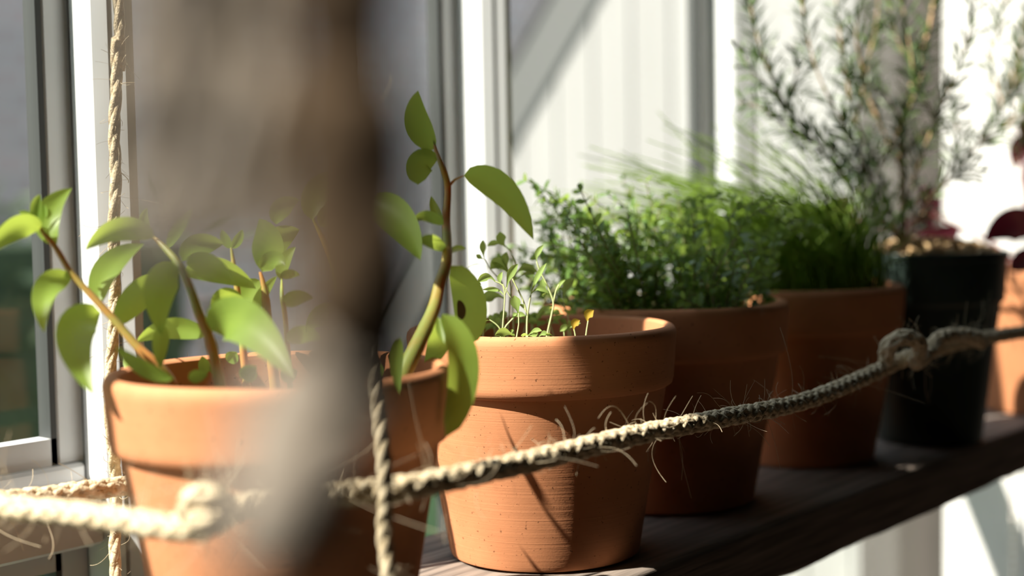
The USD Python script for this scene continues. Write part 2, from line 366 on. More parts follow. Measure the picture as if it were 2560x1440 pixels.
obj("roof", prism(SX - 0.022, SX + 2.3, slope_strip(0.13, 0.17)), "roof_shingle", sh)

ho = thing("brick_house", "shaded brick house wall across the yard behind the window", "house", (3.0, 7.0, GZ))
obj("wall", box(-4.0, 15, 7.0, 7.3, GZ, 5.2), "house_brick", ho)
for k, (x, z) in enumerate(((2.6, 1.5), (11.5, 1.5))):
    f = obj("window", join([box(x - .5, x + .5, 6.93, 7.0, z - .75, z - .66), box(x - .5, x + .5, 6.93, 7.0, z + .66, z + .75), box(x - .5, x - .41, 6.93, 7.0, z - .66, z + .66), box(x + .41, x + .5, 6.93, 7.0, z - .66, z + .66)]), "trim_white", ho)
    obj("pane", box(x - .41, x + .41, 6.96, 6.985, z - .66, z + .66), "dark_pane", f)
obj("eave", box(-4.2, 15.2, 6.6, 7.4, 5.2, 5.35), "trim_white", ho)

he = thing("hedge", "dark clipped evergreen hedge outside the leftmost window pane", "hedge", (1.0, 3.6, GZ))
pts = rng.uniform((-3.2, 3.1, GZ), (2.7, 4.0, 1.25), (5200, 3))
hn = unit(rng.normal(size=(5200, 3)))
hl = []
for p, d in zip(pts, hn):
    e = unit(np.cross(d, rng.normal(size=3)))
    q = np.cross(d, e)
    L = 0.05
    hl.append((np.array([p, p + d * L + e * 0.018, p + d * 2 * L, p + d * L - e * 0.018]), np.array([(0, 1, 2), (0, 2, 3)])))
obj("foliage", join(hl), "hedge_leaf", he, kind="stuff")
core = trimesh.creation.box((5.6, 0.6, 1.42)); core = core.subdivide().subdivide().subdivide()
core.vertices += [(-0.25), 3.55, GZ + 0.71]; core.vertices += 0.08 * (meshkit.fbm(core.vertices * 3, 3)[:, None] - 0.5)
obj("branches", core, "hedge_leaf", he)

# ---------------------------------------------------------------- shelf
Y0, Y1, ZS = 0.438, 0.598, 1.0
TH = 0.040
nx, prof = 220, []
xs = np.linspace(0.335, 1.715, nx)
ring = [(Y0, ZS - TH + .003), (Y0, ZS - TH * .5), (Y0, ZS - .004), (Y0 + .0015, ZS - .0012), (Y0 + .005, ZS)] + [(y, ZS) for y in np.linspace(Y0 + .02, Y1 - .02, 9)] + [(Y1 - .005, ZS), (Y1 - .0015, ZS - .0012), (Y1, ZS - .004), (Y1, ZS - TH + .004), (Y1 - .004, ZS - TH), (Y0 + .004, ZS - TH)]
ring = np.array(ring); k = len(ring)
pv = np.concatenate([np.repeat(xs, k)[:, None], np.tile(ring, (nx, 1))], 1)
edge = (np.abs(pv[:, 1] - Y0) < 0.003)
pv[:, 1] += np.where(edge, 0.003 * (meshkit.fbm(pv * np.array([22, 40, 60]), 3) - 0.5), 0)
pv[:, 2] += np.where(pv[:, 2] < ZS - TH + .005, 0.004 * (meshkit.fbm(pv * np.array([30, 30, 30]), 3, 5) - 0.5), 0)
pv[:, 2] -= np.where(pv[:, 2] > ZS - .0005, 0.0012 * meshkit.noise(pv * np.array([4, 90, 1]), 9), 0)
i = np.arange(nx - 1)[:, None] * k; j = np.arange(k)[None]; j2 = (j + 1) % k
pf = np.stack([i + j, i + k + j, i + k + j2, i + j2], -1).reshape(-1, 4); pf = np.vstack([pf[:, [0, 1, 2]], pf[:, [0, 2, 3]]])
cap0 = np.array([(0, q, q + 1) for q in range(1, k - 1)]); capn = cap0[:, ::-1] + (nx - 1) * k
pl = obj("shelf_plank", (pv, np.vstack([pf, cap0, capn])), "weathered_wood", smooth=35)
tag(stage.GetPrimAtPath(pl), "rough weathered wooden plank hung on ropes, carrying the whole row of pots", "shelf")

# ---------------------------------------------------------------- pots
def terracotta_pot(T, c, R, H, lip=0.034, seed=1):
    """c: centre of the base. Body and rolled rim, hollow, with soil."""
    s = R / 0.0783
    rb, rt = 0.0557 * s, 0.0722 * s
    hl = H - lip
    body = [(0.0, 0.001), (rb - 0.004, 0.0), (rb - 0.001, 0.0012), (rb, 0.004)] + [(rb + (rt - rb) * t, 0.004 + (hl - 0.003) * t) for t in np.linspace(0.08, 1, 22)] + [(rt - 0.007 * s, hl), (rb - 0.007 * s, 0.008), (0.0, 0.008)]
    obj("body", lathe(body, c, 160, True, 0.006, seed), "terracotta", T, smooth=40)
    ro, rl = R, R - 0.0022
    th = 0.0072 * s
    rim = [(rt - 0.004 * s, hl + 0.002), (rt + 0.0, hl - 0.0002), (rl - 0.003, hl - 0.0006), (rl - 0.0008, hl + 0.001), (rl, hl + 0.004)] + [(rl + (ro - rl) * t, hl + 0.004 + (lip - 0.009) * t) for t in np.linspace(0.1, 1, 10)] + \
          [(ro - 0.0005, H - 0.0025), (ro - 0.0018, H - 0.0008), (ro - 0.004, H), (ro - th + 0.002, H - 0.0003), (ro - th + 0.0004, H - 0.0016), (ro - th, H - 0.004), (ro - th - 0.002, hl + 0.004), (rt - 0.006 * s, hl + 0.001)]
    obj("rim", lathe(rim, c, 192, True, 0.006, seed), "terracotta", T, smooth=40)
    soil(T, c, R - 0.0095, H - 0.024, seed)

def soil(T, c, R, z, seed):
    rr = np.linspace(0, R, 26); a = np.arange(90) / 90 * 2 * np.pi
    v = np.stack([rr[:, None] * np.cos(a), rr[:, None] * np.sin(a), np.zeros((26, 90))], -1).reshape(-1, 3)
    v[:, 2] = z + 0.006 * (meshkit.fbm(v * 60, 4, seed) - 0.5)
    v += c
    i = np.arange(25)[:, None] * 90; j = np.arange(90)[None]; j2 = (j + 1) % 90
    f = np.stack([i + j, i + 90 + j, i + 90 + j2, i + j2], -1).reshape(-1, 4)
    obj("soil", (v, np.vstack([f[:, [0, 1, 2]], f[:, [0, 2, 3]]])), "potting_soil", T, smooth=True)

def on_plane(px, py, z):
    d = at(px, py, 1.0) - EYE
    return EYE + d * ((z - EYE[2]) / d[2])

class Plant:
    """Stems and leaves placed by the points measured for them; depth is metres from the camera."""
    def __init__(self, T, stem_mat, leaf_mat): self.T, self.sm, self.lm = T, stem_mat, leaf_mat
    def stem(self, pts, d0, d1, name="stem", sides=10, nodes=True):
        p = resample([at(*q) for q in pts], 0.003)
        z = np.array([q[2] for q in pts]).mean()
        r = np.linspace(d0, d1, len(p)) / 2 / FPX * z
        r = r * np.clip((len(p) - np.arange(len(p))) / 5.0, 0.15, 1) ** 0.6
        if nodes:
            r = r * (1 + 0.10 * np.clip(np.cos(np.arange(len(p)) / len(p) * 2 * np.pi * (len(pts) - 1)), 0.6, 1))
        return obj(name, tube(p, r, sides), self.sm, self.T, smooth=True)
    def leaf(self, b, c, t, w, z, zt=None, roll=0.0, shape="ovate", fold=0.25, parent=None, m=None, petiole=0, label=None, curl=0.0):
        zt = z if zt is None else zt
        B, Tp = at(*b, z), at(*t, zt)
        c = c or ((b[0] + t[0]) / 2, (b[1] + t[1]) / 2)
        Cc = at(*c, (z + zt) / 2)
        mid = (B + Tp) / 2
        path = obj("leaf" if m != "dry_spot" else "dry_spot", leaf(B, Cc, Tp, w / FPX * (z + zt) / 2, EYE - mid, fold, shape, curl, roll=math.radians(roll)), m or self.lm, parent or self.T, smooth=True, label=label)
        return path

# ---- pot 1: fleshy-leaved cutting plant
c1 = on_plane(700, 918, 1.204 - 0.0730); c1[2] = ZS
T1 = thing("potted_cuttings", "terracotta pot of pointed fleshy green leaves, nearest the camera, cut by the frame's bottom", "potted plant", c1)
terracotta_pot(T1, c1, 0.0783, 0.131, seed=3)
pl1 = Plant(T1, "fleshy_stem", "fleshy_leaf")
zA = 0.665
pl1.stem([(440, 1010, .66), (425, 950, .66), (385, 905, .66), (345, 868, .66), (290, 805, .66), (235, 745, .66), (180, 685, .66), (140, 620, .66), (105, 578, .66), (95, 556, .66)], 26, 11)
L = pl1.leaf
L((102, 574), (48, 530), (-40, 645), 62, .66, .64, 15)
L((142, 612), (80, 535), (180, 470), 66, .66, .67, 10)
L((95, 555), (82, 515), (101, 486), 30, .66)
L((88, 552), (70, 535), (47, 528), 24, .66, roll=20)
L((97, 560), (115, 535), (112, 512), 22, .665, roll=30)
L((180, 694), (85, 690), (111, 832), 66, .66, .63, -10)
L((252, 782), (128, 800), (236, 990), 98, .650, .600, 5)
L((250, 765), (240, 650), (360, 610), 70, .67, .70, 20)
L((290, 815), (345, 715), (428, 690), 72, .67, .70, 0)
L((448, 672), (375, 690), (404, 838), 84, .655, .65, 0)
L((412, 815), (390, 850), (402, 922), 46, .655, .65, 25)
L((520, 838), (430, 790), (340, 856), 60, .68, .70, 25)
L((435, 946), (350, 925), (290, 866), 50, .62, .625, 35)
L((395, 945), (330, 930), (308, 895), 40, .68, .70, 20)
pl1.stem([(560, 1010, .655), (546, 945, .655), (525, 850, .655), (500, 790, .655), (475, 720, .655), (445, 660, .66), (405, 615, .665), (372, 585, .67)], 30, 13)
L((530, 828), (590, 730), (730, 945), 118, .64, .585, 0)
L((385, 597), (300, 530), (212, 626), 66, .665, .66, 20)
L((455, 655), (490, 600), (560, 612), 60, .66, .68, 15)
L((465, 662), (520, 640), (585, 705), 56, .66, .66, -10)
L((420, 625), (450, 570), (478, 520), 36, .67, .69, 30)
L((460, 690), (540, 650), (640, 722), 66, .67, .70, 10)
L((372, 585), (345, 555), (365, 520), 26, .67)
pl1.stem([(620, 1000, .70), (608, 880, .70), (600, 780, .70), (590, 700, .70), (578, 620, .70)], 20, 12)
L((603, 782), (560, 720), (528, 775), 64, .70, .68, 0)
L((605, 785), (615, 720), (648, 700), 58, .70, .72, 10)
L((578, 622), (560, 600), (555, 575), 24, .70)
L((580, 622), (600, 600), (606, 575), 24, .70)
L((605, 800), (640, 770), (660, 800), 44, .70, .72)
pl1.stem([(690, 1000, .70), (676, 880, .70), (668, 790, .70), (660, 720, .70), (650, 680, .70)], 27, 18)
L((655, 680), (690, 610), (648, 548), 80, .70, .70, 10)
L((645, 664), (680, 590), (748, 575), 66, .70, .72, 0)
L((650, 672), (690, 630), (712, 665), 46, .69, .68, 0)
L((702, 700), (700, 650), (738, 618), 36, .69, .69, 20)
L((632, 788), (650, 730), (692, 690), 30, .70, .70, 0)
L((700, 692), (725, 680), (748, 688), 24, .69, .68)
pl1.stem([(725, 1000, .68), (712, 800, .68), (704, 745, .68), (703, 695, .69)], 14, 10)
L((706, 760), (740, 735), (780, 745), 40, .68, .66)
L((714, 850), (760, 820), (800, 850), 46, .66, .63)
pl1.stem([(870, 1010, .68), (862, 860, .69), (840, 700, .70), (815, 620, .70), (780, 548, .70)], 24, 14)
L((778, 550), (770, 455), (884, 434), 70, .70, .71, 10)
L((798, 566), (820, 540), (820, 503), 44, .70)
L((690, 562), (690, 510), (748, 500), 50, .71, .72)
L((855, 800), (800, 760), (760, 830), 60, .68, .64)
# the tall right-hand shoot
zE = .655
pl1.stem([(985, 1010, .625), (1012, 936, .63), (1050, 855, .64), (1085, 775, .655), (1101, 708, .665), (1117, 655, .675), (1118, 600, .685), (1116, 545, .695), (1120, 468, .70), (1107, 420, .695), (1090, 375, .70), (1086, 352, .700)], 42, 11)
L((1090, 373), (1022, 316), (1046, 226), 66, .70, .70, 0)
L((1094, 400), (1040, 385), (1046, 462), 74, .695, .69, 0, shape="round")
pl1.stem([(1122, 466, .70), (1138, 449, .70), (1160, 439, .70)], 9, 8, nodes=False)
L((1158, 439), (1262, 428), (1334, 600), 76, .70, .70, 0)
L((1110, 562), (1065, 522), (1032, 556), 30, .69, .66)
L((1108, 556), (1085, 530), (1079, 490), 24, .69, .70)
L((1114, 626), (1082, 594), (1050, 603), 38, .68, .655, 0, shape="round")
L((1124, 634), (1142, 616), (1164, 621), 18, .68, .70, 20)
e8 = L((1128, 664), (1200, 740), (1168, 862), 92, .675, .70, 0, shape="round", fold=0.12)
L((1146, 750), (1160, 775), (1150, 800), 24, .6855, .6905, 0, shape="round", fold=0.0, parent=e8, m="dry_spot", label="small dry brown spot on the round leaf")
L((1106, 785), (1196, 880), (1114, 1094), 98, .65, .63, 30, shape="round", fold=0.3)
L((1092, 792), (1115, 860), (1062, 922), 56, .66, .69, 10)
L((1098, 795), (1100, 830), (1112, 858), 20, .648, .64)
L((930, 500), (1000, 525), (1054, 650), 92, .66, .645, 10)
L((1006, 846), (985, 900), (1004, 985), 34, .60, .59, 10)
for b, t, w, z in (((515, 935), (505, 890), 30, .70), ((530, 935), (548, 893), 26, .70), ((600, 945), (640, 915), 40, .66), ((640, 945), (600, 925), 40, .66), ((570, 905), (592, 880), 36, .71), ((470, 945), (520, 935), 34, .65), ((700, 945), (740, 925), 40, .66), ((960, 940), (920, 905), 40, .66)):
    L(b, None, t, w, z)
# ---- pot 2: sage seedlings
c2 = on_plane(1352, 812, 1.204 - 0.0715); c2[2] = ZS
T2 = thing("potted_seedlings", "terracotta pot of slender pale seedlings, second from the near end, in sharp focus", "potted plant", c2)
terracotta_pot(T2, c2, 0.0783, 0.1325, seed=11)
def q2(x, y): return 1160 + x / 4.8, 560 + y / 4.8
def seedling(z, stem, leaves, d=22, m="sage_leaf"):
    """Stem (crop points) with its leaves; the stem is the part and carries the leaves."""
    base = None
    for k_, line in enumerate(stem if isinstance(stem[0], list) else [stem]):
        p = resample([at(*q2(*s), z) for s in line], 0.002)
        r = np.linspace(d, d * 0.7, len(p)) / 4.8 / 2 / FPX * z
        if base is None: base = obj("seedling", tube(p, r, 7), "sage_stem", T2, smooth=True)
        else: obj("stalk", tube(p, r * 0.8, 7), "sage_stem", base, smooth=True)
    for lf in leaves:
        b, c, t, w, *rest = lf
        roll = rest[0] if rest else 0
        dz = rest[1] if len(rest) > 1 else 0
        B, Tp = at(*q2(*b), z), at(*q2(*t), z + dz)
        Cc = at(*q2(*c), z + dz / 2) if c else (B + Tp) / 2
        obj("leaf", leaf(B, Cc, Tp, w / 4.8 / FPX * z, EYE - B, 0.35, "spoon", roll=math.radians(roll)), m, base, smooth=True)
seedling(.795, [[(470, 1440), (465, 1270), (485, 980), (488, 850), (465, 735), (375, 690)], [(492, 850), (515, 760)], [(462, 720), (560, 880)]],
         [((375, 690), (280, 560), (155, 710), 84, 10), ((512, 770), (530, 590), (650, 478), 82), ((450, 720), (400, 680), (462, 572), 56, 20), ((470, 850), (420, 740), (210, 792), 52, 30, .01)])
seedling(.79, [(625, 1440), (635, 1345), (658, 1200), (655, 1070)], [((655, 1075), (620, 960), (600, 856), 104), ((660, 1040), (668, 960), (664, 886), 18, 60)], 24)
seedling(.80, [[(750, 1440), (755, 1330), (762, 1100), (800, 850)], [(752, 1080), (740, 1030), (668, 965)], [(750, 1060), (705, 910), (580, 655)]],
         [((803, 850), (860, 640), (992, 468), 60, 25), ((808, 838), (900, 710), (1015, 835), 56, 10), ((750, 1040), (720, 960), (670, 960), 24, 40)], 30)
seedling(.845, [[(430, 1440), (470, 1100), (480, 760), (390, 630), (300, 520), (240, 415)]], [((240, 410), (215, 300), (228, 188), 66), ((235, 425), (190, 400), (143, 365), 52), ((290, 530), (170, 420), (38, 532), 20, 55), ((480, 890), (330, 790), (205, 940), 118, 10)])
seedling(.85, [[(520, 1440), (540, 1050), (555, 830), (600, 650), (622, 480), (570, 350), (495, 262)]], [((495, 275), (430, 190), (440, 92), 104), ((460, 258), (380, 180), (274, 268), 60, 15), ((610, 620), (720, 440), (880, 590), 84, 15), ((640, 650), (760, 560), (865, 605), 60, 40)])
seedling(.84, [[(600, 1440), (590, 1100), (560, 800), (535, 590)]], [((540, 590), (420, 380), (318, 545), 128, 0), ((532, 570), (470, 430), (515, 335), 78, 15), ((535, 600), (460, 500), (330, 455), 60, 40)])
seedling(.815, [[(985, 1440), (1000, 1320), (1058, 1060), (1072, 935), (1000, 740), (905, 550), (872, 450)], [(1075, 940), (1105, 800), (1140, 730)]],
         [((872, 455), (850, 350), (958, 252), 60, 10), ((1010, 800), (940, 780), (935, 650), 64, 10), ((1100, 850), (1110, 740), (1218, 668), 40, 30), ((1000, 800), (960, 860), (935, 860), 30, 20)], 26)
seedling(.86, [[(1290, 1440), (1262, 1190), (1210, 1010), (1100, 910)], [(1205, 1000), (1195, 870)]], [((1195, 890), (1200, 720), (1335, 655), 92, 10), ((1205, 1090), (1050, 1040), (912, 1096), 44, 50), ((1080, 985), (930, 970), (868, 1165), 66, 15), ((1205, 1080), (1130, 1110), (1060, 1140), 60, 20)])
seedling(.80, [(1460, 1440), (1465, 1330), (1490, 1160)], [((1488, 1175), (1450, 1090), (1558, 1032), 96)], 22, "yellowed_leaf")
seedling(.80, [(1345, 1440), (1336, 1335), (1320, 1262)], [((1322, 1285), (1290, 1180), (1392, 1155), 84)], 20, "yellowed_leaf")
seedling(.82, [(1215, 1440), (1205, 1340), (1195, 1270)], [((1280, 1300), (1230, 1190), (1150, 1290), 76), ((1205, 1300), (1290, 1180), (1400, 1190), 60, 20)], 18)
seedling(.80, [[(440, 1400), (440, 1275), (380, 1200), (305, 1150)]], [((310, 1158), (240, 1140), (146, 1216), 44, 55)], 20)
seedling(.83, [[(225, 1440), (230, 1330), (210, 1080), (190, 990)]], [((195, 1000), (220, 900), (160, 830), 60, 20), ((230, 1320), (300, 1240), (330, 1180), 30, 30), ((220, 1330), (160, 1270), (110, 1255), 22, 40), ((200, 730), (170, 700), (155, 760), 70)])
seedling(.81, [[(480, 1440), (485, 1260), (585, 1135)]], [((580, 1140), (640, 1060), (740, 1100), 58, 20), ((585, 1130), (590, 1080), (640, 1075), 40, 20)], 22)
seedling(.785, [(600, 1440), (592, 1345)], [((600, 1345), (480, 1250), (370, 1340), 92, 10, -.01), ((560, 1330), (580, 1270), (580, 1262), 30), ((520, 1330), (580, 1310), (610, 1345), 34, 40)], 20)
seedling(.785, [(770, 1440), (765, 1340)], [((765, 1342), (850, 1250), (935, 1285), 54, 20, -.005), ((780, 1342), (720, 1310), (680, 1340), 44, 40, -.01), ((780, 1340), (850, 1340), (885, 1300), 50, 0, -.01)], 20)
seedling(.79, [(1080, 1440), (1070, 1350)], [((1070, 1350), (1030, 1300), (965, 1330), 44, 50), ((900, 1350), (950, 1300), (1000, 1320), 60, 30)], 18)
r2 = np.random.default_rng(21)
for k_ in range(16):
    x = r2.uniform(150, 1350); y = r2.uniform(1080, 1300); z = r2.uniform(.83, .875)
    dx = r2.uniform(-60, 60)
    lv = []
    for _ in range(r2.integers(2, 4)):
        a = r2.uniform(0, 2 * math.pi); ln = r2.uniform(80, 160)
        tx, ty = x + dx + ln * math.cos(a), y - abs(ln * math.sin(a)) * 0.7
        lv.append(((x + dx, y), (x + dx + (tx - x - dx) * .4, y - 70), (tx, ty), r2.uniform(45, 80), r2.uniform(-40, 40)))
    seedling(z, [(x, 1440), (x + dx * .3, (1440 + y) / 2), (x + dx, y)], lv, 18)

# ---- pot 3: thyme
c3 = on_plane(1660, 752, 1.204 - 0.0690); c3[2] = ZS
T3 = thing("potted_thyme", "shaded terracotta pot overflowing with small-leaved wiry thyme, middle of the row", "potted plant", c3)
terracotta_pot(T3, c3, 0.0838, 0.135, seed=17)
r3 = np.random.default_rng(5)
def sprig(p, n_leaf, L, w, r, start=0.15):
    """Leaf blades in opposite pairs along the curve p."""
    t, nn, bb = frames(p)
    out = []
    k = len(p)
    pairs = max(3, n_leaf // 2)
    for q in range(pairs + 1):
        u = start + (1 - start) * q / pairs
        i = min(k - 1, int(u * (k - 1)))
        a = (q % 2) * math.pi / 2 + r.uniform(-.4, .4)
        for s in (0, math.pi):
            d = nn[i] * math.cos(a + s) + bb[i] * math.sin(a + s)
            dirn = unit(d * r.uniform(.6, 1.0) + t[i] * r.uniform(.3, .9) + np.array([0, 0, -.1]))
            ll = L * r.uniform(.7, 1.25) * (0.65 + 0.35 * math.sin(math.pi * min(u, .9)))
            b0 = p[i]
            out.append(leaf(b0, b0 + dirn * ll * .5 + t[i] * ll * .1, b0 + dirn * ll, w * ll / L, t[i] + r.normal(0, .3, 3), 0.3, "lens", nt=5, nw=2))
    return out
lit_sprigs = 0
for k_ in range(150):
    a, rr = r3.uniform(0, 2 * math.pi), 0.064 * math.sqrt(r3.uniform(0, 1))
    b = c3 + np.array([rr * math.cos(a), rr * math.sin(a), 0.108])
    out = np.array([math.cos(a), math.sin(a), 0]) * (0.25 + rr / 0.064 * .75)
    lean = -RIGHT * r3.uniform(-.15, .55)
    d = unit(out * r3.uniform(.2, .9) + lean + np.array([0, 0, r3.uniform(.7, 1.4)]))
    Ln = r3.uniform(.045, .105) * (1.0 if k_ % 3 else 0.6)
    p = [b, b + d * Ln * .4 + np.array([0, 0, Ln * .12]), b + d * Ln * .75 + np.array([0, 0, Ln * .10]) + r3.normal(0, .004, 3), b + d * Ln + r3.normal(0, .008, 3)]
    p = resample(p, 0.004)
    lv = sprig(p, int(Ln / 0.0066) * 2, 0.0092, 0.0049, r3)
    st = obj("sprig", tube(p, np.linspace(.0007, .0004, len(p)), 4), "thyme_stem", T3, smooth=True)
    if k_ < 18:
        for l_ in lv[:16]: obj("leaf", l_, "thyme_leaf", st, smooth=True)
        if len(lv) > 16: obj("small_leaves", join(lv[16:]), "thyme_leaf", st, smooth=True, kind="stuff")
    else:
        obj("small_leaves", join(lv), "thyme_leaf", st, smooth=True, kind="stuff")
# the thin sprays that stick out to the upper left
for tip, z in (((1318, 452), .93), ((1340, 490), .94), ((1362, 478), .93), ((1372, 545), .92), ((1400, 500), .94), ((1455, 480), .95), ((1520, 488), .95), ((1447, 540), .93), ((1380, 610), .92), ((1350, 640), .90), ((1615, 455), .97), ((1690, 470), .98), ((1580, 520), .95), ((1660, 500), .97), ((1750, 520), 1.0)):
    e = at(*tip, z); b = c3 + np.array([r3.uniform(-.03, .03), r3.uniform(-.03, .03), 0.108])
    p = resample([b, b + (e - b) * .35 + np.array([0, 0, .02]), b + (e - b) * .72 + np.array([0, 0, .014]), e], .004)
    st = obj("sprig", tube(p, np.linspace(.0008, .0004, len(p)), 4), "thyme_stem", T3, smooth=True)
    obj("small_leaves", join(sprig(p, 2 * int(len(p) / 2.8), .0105, .0056, r3, 0.3)), "thyme_leaf", st, smooth=True, kind="stuff")

# ---- pot 4: chives
c4 = on_plane(1998, 712, 1.204 - 0.0690); c4[2] = ZS
T4 = thing("potted_chives", "shaded terracotta pot of fine grassy herb blades swept to the left, fourth in the row", "potted plant", c4)
terracotta_pot(T4, c4, 0.0805, 0.135, seed=23)
r4 = np.random.default_rng(8)
stuff = []
for k_ in range(800):
    a, rr = r4.uniform(0, 2 * math.pi), 0.064 * math.sqrt(r4.uniform(0, 1))
    b = c4 + np.array([rr * math.cos(a), rr * math.sin(a), 0.108])
    long = r4.uniform() < .25
    Ln = r4.uniform(.11, .20) if long else r4.uniform(.06, .125)
    lean = -RIGHT * (r4.uniform(.5, 1.5) if long else r4.uniform(-.25, 1.0))
    d = unit(np.array([math.cos(a), math.sin(a), 0]) * .35 * r4.uniform() + lean + np.array([0, 0, 1.0]) + r4.normal(0, .14, 3))
    p = resample([b, b + np.array([0, 0, Ln * .32]) + d * Ln * .15, b + d * Ln * .62 + np.array([0, 0, Ln * .14]), b + d * Ln - np.array([0, 0, Ln * .06])], .012)
    g = tube(p, np.linspace(.0010, .00035, len(p)), 4)
    if k_ < 120: obj("blade", g, "chive_blade", T4, smooth=True)
    else: stuff.append(g)
obj("fine_blades", join(stuff), "chive_blade", T4, smooth=True, kind="stuff")

# ---- pot 5: rosemary in a plastic nursery pot
c5 = on_plane(2322, 628, 1.204 - 0.0474); c5[2] = ZS
T5 = thing("potted_rosemary", "tall rosemary bush in a black-green plastic nursery pot topped with tan bark chips", "potted plant", c5)
H5, R5 = 0.1566, 0.0632
prof5 = [(0, .001), (.0405, 0), (.0425, .002), (.0430, .006)] + [(.043 + .0135 * t, .006 + (H5 - .050) * t) for t in np.linspace(.1, 1, 8)] + [(.0578, H5 - .042), (.0600, H5 - .040), (R5 - .0012, H5 - .008), (R5 - .001, H5 - .007), (R5, H5 - .006), (R5, H5 - .0008), (R5 - .0006, H5), (R5 - .002, H5), (R5 - .003, H5 - .004), (.0575, H5 - .040), (.041, .004), (0, .004)]
obj("nursery_pot", lathe(prof5, c5, 128), "nursery_plastic", T5, smooth=30)
soil(T5, c5, R5 - .004, H5 - .008, 4)
r5 = np.random.default_rng(9)
chips = []
for k_ in range(420):
    a, rr = r5.uniform(0, 2 * math.pi), (R5 - .008) * math.sqrt(r5.uniform())
    zz = H5 - .006 + .014 * (1 - (rr / R5) ** 2) + r5.uniform(-.002, .003)
    s = np.array([r5.uniform(.004, .009), r5.uniform(.002, .005), r5.uniform(.0012, .003)])
    bx = trimesh.creation.box(s); bx.vertices += r5.normal(0, .0004, bx.vertices.shape)
    bx.apply_transform(trimesh.transformations.euler_matrix(*r5.uniform(-.7, .7, 2), r5.uniform(0, 6.3)))
    bx.apply_translation(c5 + np.array([rr * math.cos(a), rr * math.sin(a), zz])); chips.append((bx.vertices, bx.faces))
obj("bark_chips", join(chips), "bark_chip", T5, kind="stuff")
def needles(p, Ln, r, start=.12, step=.0030):
    t, nn, bb = frames(p); out = []
    seg = np.linalg.norm(np.diff(p, axis=0), axis=1).sum(); n = int(seg / step); a = 0
    for q in range(n):
        u = start + (1 - start) * q / n; i = min(len(p) - 1, int(u * (len(p) - 1)))
        a += 2.4
        for s in (0, math.pi):
            if r.uniform() < .25: continue
            d = nn[i] * math.cos(a + s) + bb[i] * math.sin(a + s)
            dirn = unit(d + t[i] * r.uniform(.45, 1.3)); ll = Ln * r.uniform(.6, 1.15) * (1 - .35 * max(0, u - .75) / .25)
            e = unit(np.cross(dirn, t[i] + r.normal(0, .2, 3))); w = .0017; g = unit(np.cross(dirn, e)) * .0006
            b0 = p[i]; m1 = b0 + dirn * ll * .5; m2 = b0 + dirn * ll - t[i] * ll * .06
            v = np.array([b0, m1 + e * w, m1 + g, m1 - e * w, m2]); f = np.array([(0, 1, 2), (0, 2, 3), (1, 4, 2), (2, 4, 3), (0, 3, 1), (1, 3, 4)])
            out.append((v, f))
    return out
